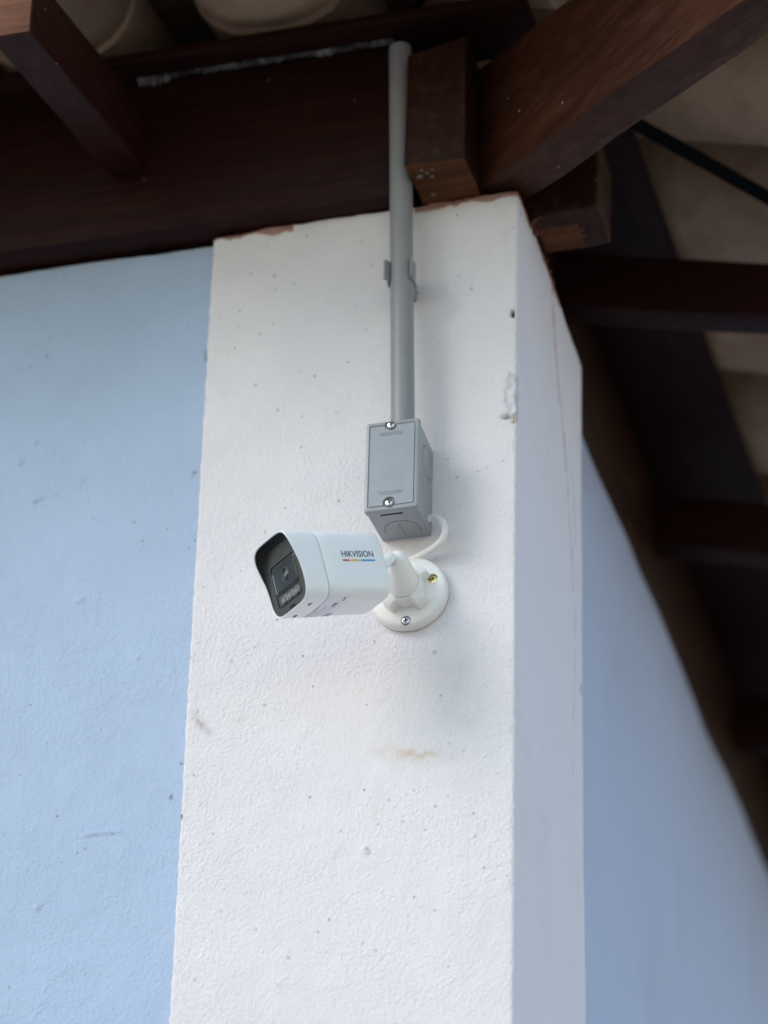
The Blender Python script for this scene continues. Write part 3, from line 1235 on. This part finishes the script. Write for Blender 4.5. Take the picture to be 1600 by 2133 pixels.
def security_camera():
    e = empty('security_camera', (-.1005, 0, 3.2045), 'white bullet security camera on a round bracket screwed to the pillar', 'camera')
    # rear housing
    R = []
    for t, k in ((.0000, .86), (.0006, .93), (.0022, .975), (.0050, 1.0), (.02, 1), (.04, 1), (.055, 1), (SEAM - .0016, 1), (SEAM - .0012, .994), (SEAM - .0011, .94), (SEAM, .93)):
        R.append([W(a * k, t, b * k) for a, b in sec(hw_at(t), hh_at(t))])
    hs = from_bm('housing', loft(R), m_cam, e, True, 40)
    # front shell with visor
    R = []
    base = [(SEAM - .0002, .93), (SEAM - .0001, .994), (SEAM + .0008, 1.003), (SEAM + .004, 1.004), (SEAM + .012, 1.002), (Lh - .008, 1.0), (Lh - .002, 1.0)]
    for t, k in base:
        f = max(0, (t - SEAM) / (Lh - SEAM))
        R.append([W(a * k, t + visor(b) * f, b * k) for a, b in sec(hw_at(t), hh_at(t))])
    for dt, k in ((0, .992), (.0003, .978), (0, .962)):
        R.append([W(a * k, Lh + dt + visor(b), b * k) for a, b in sec(hw_at(Lh), hh_at(Lh))])
    # white inner lip going back
    R.append([W(a * .952, Lh - .0009 + visor(b), b * .952) for a, b in sec(hw_at(Lh), hh_at(Lh))])
    bm = bmesh.new()
    RR = [[bm.verts.new(p) for p in r] for r in R]
    for a, b in zip(RR, RR[1:]):
        for i in range(NP):
            j = (i + 1) % NP
            bm.faces.new((a[i], a[j], b[j], b[i]))
    sh = from_bm('front_shell', bm, m_cam, e, True, 40)
    # slots in the belly of the front shell
    for wv, tt in ((.0125, Lh - .0105), (-.0135, Lh - .0110)):
        bm = bmesh.new()
        hexa(bm, [W(wv + a, tt + b, c) for c in (-.03495 - .00005, -.0330) for a, b in ((-.0022, -.0011), (.0022, -.0011), (.0022, .0011), (-.0022, .0011))])
        from_bm('drain_slot', bm, m_blk, sh)
    # black lining of the visor and bezel plate
    zb = lambda v: Lh - .0012 - .0016 * min(1, max(0, (v + .033) / .066))
    bm = bmesh.new()
    R = [[W(a * .953, Lh - .0006 + visor(b), b * .953) for a, b in sec(hw_at(Lh), hh_at(Lh))],
         [W(a * .945, zb(b) + .0006, b * .945) for a, b in sec(hw_at(Lh), hh_at(Lh))],
         [W(a * .93, zb(b), b * .93) for a, b in sec(hw_at(Lh), hh_at(Lh))]]
    RR = [[bm.verts.new(p) for p in r] for r in R]
    for a, b in zip(RR, RR[1:]):
        for i in range(NP):
            j = (i + 1) % NP
            bm.faces.new((a[i], a[j], b[j], b[i]))
    from_bm('visor_lining', bm, m_blk, e, True, 60)

    # bezel plane helper: local (w, v, out)
    slope = -.0016 / .066
    def BP(w_, v_, out=0.):
        n = Vector((0, 1, -slope)).normalized()
        t = zb(v_)
        return W(w_, t + out * n.y, v_ + out * n.z)
    # bezel plate with an opening for the window
    WC = -.0055                      # window centre height
    WH, WV, WR = .0200, .0195, .0035
    outer = [(a * .94, b * .94) for a, b in sec(hw_at(Lh), hh_at(Lh), cnt=56)]
    inner = []
    rr_ = rrect(WH, WV, WR, n=6)
    # resample the window outline by angle so that it matches the outer ring
    def ray_hit(poly, ang):
        d = Vector((cos(ang), sin(ang)))
        best = None
        for i in range(len(poly)):
            p, q = Vector(poly[i]), Vector(poly[(i + 1) % len(poly)])
            ed = q - p
            den = d.x * ed.y - d.y * ed.x
            if abs(den) < 1e-12: continue
            s = (p.x * ed.y - p.y * ed.x) / den
            u = (p.x * d.y - p.y * d.x) / den
            if s > 0 and -1e-9 <= u <= 1 + 1e-9 and (best is None or s < best): best = s
        return (d.x * best, d.y * best)
    angs = [math.atan2(b - WC, a) for a, b in outer]
    inner = [ray_hit(rr_, an) for an in angs]
    bm = bmesh.new()
    o1 = [bm.verts.new(BP(a, b)) for a, b in outer]
    i1 = [bm.verts.new(BP(a * 1.03, b * 1.03 + WC)) for a, b in inner]
    i2 = [bm.verts.new(BP(a * 1.03, b * 1.03 + WC, -.0013)) for a, b in inner]
    i3 = [bm.verts.new(BP(a * 1.0, b * 1.0 + WC, -.0013)) for a, b in inner]
    n = len(outer)
    for a, b in ((o1, i1), (i1, i2), (i2, i3)):
        for i in range(n):
            j = (i + 1) % n
            bm.faces.new((a[i], a[j], b[j], b[i]))
    bz = from_bm('bezel', bm, m_bez, e, False)
    # microphone pinhole
    V, F = lathe([(.0007, 0), (.0007, .0002)], BP(.0, .0195), AX, 12)
    bm = bmesh.new(); vs = [bm.verts.new(v) for v in V]
    for f in F: bm.faces.new([vs[i] for i in f])
    from_bm('microphone_hole', bm, m_gap, bz)
    bm = bmesh.new()
    hexa(bm, [BP(a, b, c) for c in (-.0005, .0006) for a, b in ((-.004, -.0312), (.004, -.0312), (.004, -.0298), (-.004, -.0298))])
    from_bm('latch_tab', bm, m_gap, bz)

    # window unit: frame, camera pane with a lip, lamp window below
    def plate(w0, w1, v0, v1, r, out0, out1, ease=.0006):
        hx, hv, cx, cv = (w1 - w0) / 2, (v1 - v0) / 2, (w0 + w1) / 2, (v0 + v1) / 2
        rg = []
        for kx, o in ((0, out0), (0, out1 - ease), (ease, out1)):
            rg.append([BP(cx + a, cv + b, o) for a, b in rrect(hx - kx, hv - kx, r, 5)])
        return loft(rg)
    wd = from_bm('window', plate(-WH + .0002, WH - .0002, WC - WV + .0002, WC + WV - .0002, WR, -.0014, -.0002, .0005), m_bez, e, True, 35)
    from_bm('upper_sensor_strip', plate(-WH + .0015, WH - .0015, WC + WV - .0052, WC + WV - .0012, .001, -.0006, .00005, .0002), m_glass, wd, True, 35)
    from_bm('camera_pane', plate(-WH + .0024, WH - .0012, WC - .0062, WC + WV - .0058, .0014, -.0006, .0009, .0004), m_glass, wd, True, 35)
    # bright ground edge of the pane on the far side
    bm = bmesh.new()
    hexa(bm, [BP(a, b, c) for c in (-.0003, .0004) for a, b in ((-WH + .0008, WC - .0060), (-WH + .0022, WC - .0060), (-WH + .0022, WC + WV - .0066), (-WH + .0008, WC + WV - .0066))])
    from_bm('pane_edge', bm, m_led2, wd)
    lc = BP(.0012, WC + .0052, .0010)
    A2 = (BP(0, 0, .001) - BP(0, 0, 0)).normalized()
    lens = lathe_obj('lens', [(.0066, -.0008), (.0066, .0001), (.0062, .0002), (.0060, -.0001), (.0052, -.0001), (.0040, .0002), (.002, .0004), (.0003, .0004)], lc, A2, m_ring, e, 48)
    lathe_obj('lens_glass', [(.0057, -.0004), (.0057, .0002), (.0044, .0006), (.0024, .0009), (.0004, .0010)], lc + A2 * .0001, A2, m_lens, lens, 40)
    # pane separator and lamp window
    from_bm('separator', plate(-WH + .0024, WH - .0020, WC - .0085, WC - .0068, .0004, -.0004, .0006, .0002), m_blk, wd, True, 35)
    lw = from_bm('lamp_window', plate(-WH + .0030, WH - .0016, WC - WV + .0018, WC - .0098, .001, -.0006, .0003, .0002), m_glass, wd, True, 35)
    for k in range(3):
        c = BP(-.0105 + k * .0108, WC - WV + .0051, .00045)
        V, F = lathe([(.0043, -.0003), (.0043, .0002), (.0038, .0003), (.0030, .0000), (.0012, -.0001)], c, A2, 28)
        bm = bmesh.new(); vs = [bm.verts.new(v) for v in V]
        for f in F: bm.faces.new([vs[i] for i in f])
        lmp = from_bm('lamp_reflector', bm, m_led, wd, True, 30)
    bm = plate(-.0150, .0165, WC - WV + .0020, WC - WV + .0086, .0006, -.0002, .0004, .0002)
    from_bm('lamp_tray', bm, m_ledbase, wd, True, 35)

    # wordmark and coloured bars on the side, lying on the curved wall
    pts_n = 4.8
    def side_w(t, v_):
        hw, hh = hw_at(t), hh_at(t)
        return hw * (1 - min(.999, abs(v_) / hh) ** pts_n) ** (1 / pts_n)
    tc, vc = .0312, .0068
    t = text_mesh('HIKVISION', .0058, .0350, .0001, .00012)
    bmesh.ops.subdivide_edges(t, edges=t.edges[:], cuts=1)
    for v in t.verts:
        tt, vv = tc - v.co.x, vc + v.co.y
        v.co = W(side_w(tt, vv) + .00005 + v.co.z, tt, vv)
    from_bm('wordmark', t, m_ink, hs)
    for x0, x1, m in ((-.0178, -.0106, m_red), (-.0098, .0013, m_yel), (.0022, .0178, m_blu)):
        bm = bmesh.new()
        vs = []
        for dz in (.00002, .00014):
            for x in np.linspace(x0, x1, 6):
                for vv in (vc - .0072, vc - .0054):
                    tt = tc - x
                    vs.append(bm.verts.new(W(side_w(tt, vv) + dz, tt, vv)))
        for k in range(5):
            a = 12 + k * 2
            bm.faces.new((vs[a], vs[a + 2], vs[a + 3], vs[a + 1]))
            bm.faces.new((vs[k * 2], vs[k * 2 + 1], vs[a + 1], vs[a]))
            bm.faces.new((vs[k * 2], vs[k * 2 + 2], vs[a + 2], vs[a]))
            bm.faces.new((vs[k * 2 + 1], vs[k * 2 + 3], vs[a + 3], vs[a + 1]))
        from_bm('colour_bar', bm, m, hs)

    # rating label under the belly (coordinates: t along, w across)
    def bot_v(w_, t):
        hw, hh = hw_at(t), hh_at(t)
        return -hh * (1 - min(.999, abs(w_) / hw) ** pts_n) ** (1 / pts_n)
    def strip(w0, w1, t0, t1, dz, mat, par, name, skew=0.):
        bm = bmesh.new()
        n = 10
        L_ = []
        for dzz in (dz - .00005, dz):
            for k in range(n + 1):
                ww = w0 + (w1 - w0) * k / n
                for tt in (t0, t1):
                    t_ = tt + skew * (ww - w0)
                    L_.append(bm.verts.new(W(ww, t_, bot_v(ww, t_) - dzz)))
        m_ = 2 * (n + 1)
        for k in range(n):
            a = m_ + 2 * k
            bm.faces.new((L_[a], L_[a + 2], L_[a + 3], L_[a + 1]))
            bm.faces.new((L_[2 * k], L_[2 * k + 2], L_[a + 2], L_[a]))
            bm.faces.new((L_[2 * k + 1], L_[2 * k + 3], L_[a + 3], L_[a + 1]))
        bm.faces.new((L_[0], L_[1], L_[m_ + 1], L_[m_]))
        bm.faces.new((L_[m_ - 2], L_[m_ - 1], L_[2 * m_ - 1], L_[2 * m_ - 2]))
        return from_bm(name, bm, mat, par)
    lb = strip(-.022, .0225, .0440, SEAM - .0015, .00015, m_paper, e, 'rating_label')
    for w0, w1, t0, wd_, mm in ((-.021, .004, .0688, .0006, m_grey), (-.021, -.002, .0664, .0006, m_grey), (-.021, .010, .0640, .0005, m_grey), (-.021, .006, .0618, .0005, m_grey),
                                (-.015, .012, .0560, .0004, m_grey), (-.004, .015, .0530, .0004, m_grey), (-.021, -.006, .0585, .0004, m_grey),
                                (.0165, .0215, .0505, .0009, m_gap), (-.019, -.010, .0450, .0070, m_grey)):
        strip(w0, w1, t0, t0 + wd_, .00025, mm, lb, 'printed_line')
    t = text_mesh('CE', .0034, .0075, .00006, .00012)
    for v in t.verts:
        ww, tt = .0095 + v.co.x, .0560 + v.co.y
        v.co = W(ww, tt, bot_v(ww, tt) - .0002 - v.co.z)
    from_bm('printed_mark', t, m_gap, lb)

    # ball stem and bracket
    J = Vector((-.1005, -.0462, 3.2172))
    SD = Vector((0, -.866, .50))
    MD = (-fwd * .74 - rgt * .60 + upv * .10).normalized()
    D = (B0 + AX * .002 - J)
    stem_dir = (B0 + VX * .000 - J).normalized()
    tube('ball_stem', [J + MD * .004, J + MD * .012, B0 - AX * .006, B0 + AX * .002], .0052, m_cam, e, n=32)
    lathe_obj('rear_collar', [(.0085, 0), (.0100, .0015), (.0100, .0085)], B0 - AX * .0075, AX, m_cam, e, 40)
    bp = lathe_obj('base_plate', [(.0368, .0005), (.0372, .0015), (.0372, .0075), (.0366, .0092), (.0352, .0106), (.0338, .0113), (.018, .0115)],
                   (-.1005, 0, 3.2045), (0, -1, 0), m_camp, e, 96, angle=25)
    # round clearance holes for the screws
    cs = []
    spots = [((-.0765, 3.2149), m_brass), ((-.1013, 3.1734), m_steel), ((-.1262, 3.2150), m_steel)]
    for (x, z), m in spots:
        V, F = lathe([(.0047, -.0060), (.0047, .004)], (x, -.0115, z), (0, -1, 0), 28)
        bm = bmesh.new(); vs = [bm.verts.new(v) for v in V]
        for f in F: bm.faces.new([vs[i] for i in f])
        cs.append(from_bm('cutter', bm, m_camp))
    boolean(bp, cs)
    for ((x, z), m), dp in zip(spots, (-.0085, -.0103, -.0100)):
        cross_screw('screw', (x, dp, z), (0, -1, 0), .0041, m, bp, h=.0016, rot=.35 if m is m_brass else .2)

    def lobes(a, r, k):
        # four flat-topped ears
        f = abs(((a - pi / 4) / (pi / 2)) % 1 - .5) * 2      # 1 at an ear
        d = max(0, min(1, (f - .48) / .22))
        d = d * d * (3 - 2 * d)
        amp = {0: .0075, 1: .0075, 2: .0074, 3: .0068, 4: .0040, 5: 0}[min(k, 5)]
        return r + amp * d
    lathe_obj('locking_nut', [(.0180, 0), (.0180, .002), (.0178, .0075), (.0172, .0110), (.0166, .0132), (.0152, .0145), (.0146, .0140)], (-.1005, -.0112, 3.2045), (0, -1, 0), m_camp, e, 128, lobes, angle=32)
    sk = [(.0142, -.004), (.0146, .0012)]
    for k in range(9):
        t_ = k / 8
        sk.append((.0146 - .0050 * t_ ** 1.15 + .0003 * sin(pi * t_), .0020 + .0240 * t_))
    for k in range(1, 9):
        a = pi / 2 * k / 8
        sk.append((.0096 * cos(a) + .00001, .0260 + .0096 * sin(a)))
    sock = lathe_obj('ball_socket', sk, J - SD * .0265, SD, m_camp, e, 64)
    # raised rim round the mouth where the stem leaves the socket
    C = J + MD * .0082
    stem_dir = MD
    U = stem_dir.orthogonal().normalized()
    Q = stem_dir.cross(U)
    bm = bmesh.new()
    rings = []
    for i in range(48):
        a = 2 * pi * i / 48
        d = U * cos(a) + Q * sin(a)
        rings.append([bm.verts.new(C + d * (.0058 + .0007 * cos(b)) + stem_dir * .0007 * sin(b)) for b in np.linspace(0, 2 * pi, 9)[:-1]])
    for i in range(48):
        a, b = rings[i], rings[(i + 1) % 48]
        for k in range(8):
            bm.faces.new((a[k], a[(k + 1) % 8], b[(k + 1) % 8], b[k]))
    from_bm('mouth_rim', bm, m_camp, sock, True)
    return e


m_led2 = plain('ground_glass_edge', (.30, .28, .25), .3, metal=.3)
m_ledbase = plain('lamp_tray_grey', (.24, .24, .25), .22, metal=.3, var=.3)
security_camera()

cab = tube('camera_cable', [(-.0880, -.013, 3.2745), (-0.0774, -0.0130, 3.2794), (-0.0703, -0.0160, 3.2747), (-0.0643, -0.0200, 3.2661), (-0.0625, -0.0220, 3.2577), (-0.0650, -0.0210, 3.2500), (-0.0714, -0.0180, 3.2457), (-0.0793, -0.0140, 3.2437), (-0.0893, -0.0100, 3.2419), (-0.0977, -0.0070, 3.2401), (-0.1047, -0.0040, 3.2394)], .0032, m_cable, n=20)
tag(cab, 'white cable looping from the junction box down behind the camera bracket', 'cable')

cab = tube('black_cable', [(.00, .066, 3.846), (.088, .152, 3.828), (.20, .272, 3.802), (.34, .42, 3.768)], .0075, m_dcable, n=16)
tag(cab, 'thick black cable slung diagonally below the tiles at right', 'cable')

# crumpled silver film between beam and batten
bm = bmesh.new()
n = 110
rows = []
rnd = random.Random(11)
for i in range(n + 1):
    t = i / n
    x = -.394 + t * .272
    h = (.0050 + .0035 * math.exp(-((t - .05) / .06) ** 2) + .0028 * sin(t * 23) * sin(t * 7)) * (1 - .75 * math.exp(-((t - .62) / .05) ** 2))
    h = max(h, .0008) * rnd.uniform(.5, 1.3) * (.75 if t < .12 else .42)
    rows.append([bm.verts.new((x, -.0245 - k * .0022 - rnd.uniform(0, .002), 3.8385 - h * (1 - k / 3) - rnd.uniform(0, .001))) for k in range(4)])
for a, b in zip(rows, rows[1:]):
    for k in range(3):
        bm.faces.new((a[k], b[k], b[k + 1], a[k + 1]))
o = from_bm('silver_film', bm, m_foil)
sm = o.modifiers.new('thickness', 'SOLIDIFY')
sm.thickness = .0003
tag(o, 'crumpled silver film strip squeezed between front beam and batten', 'film')
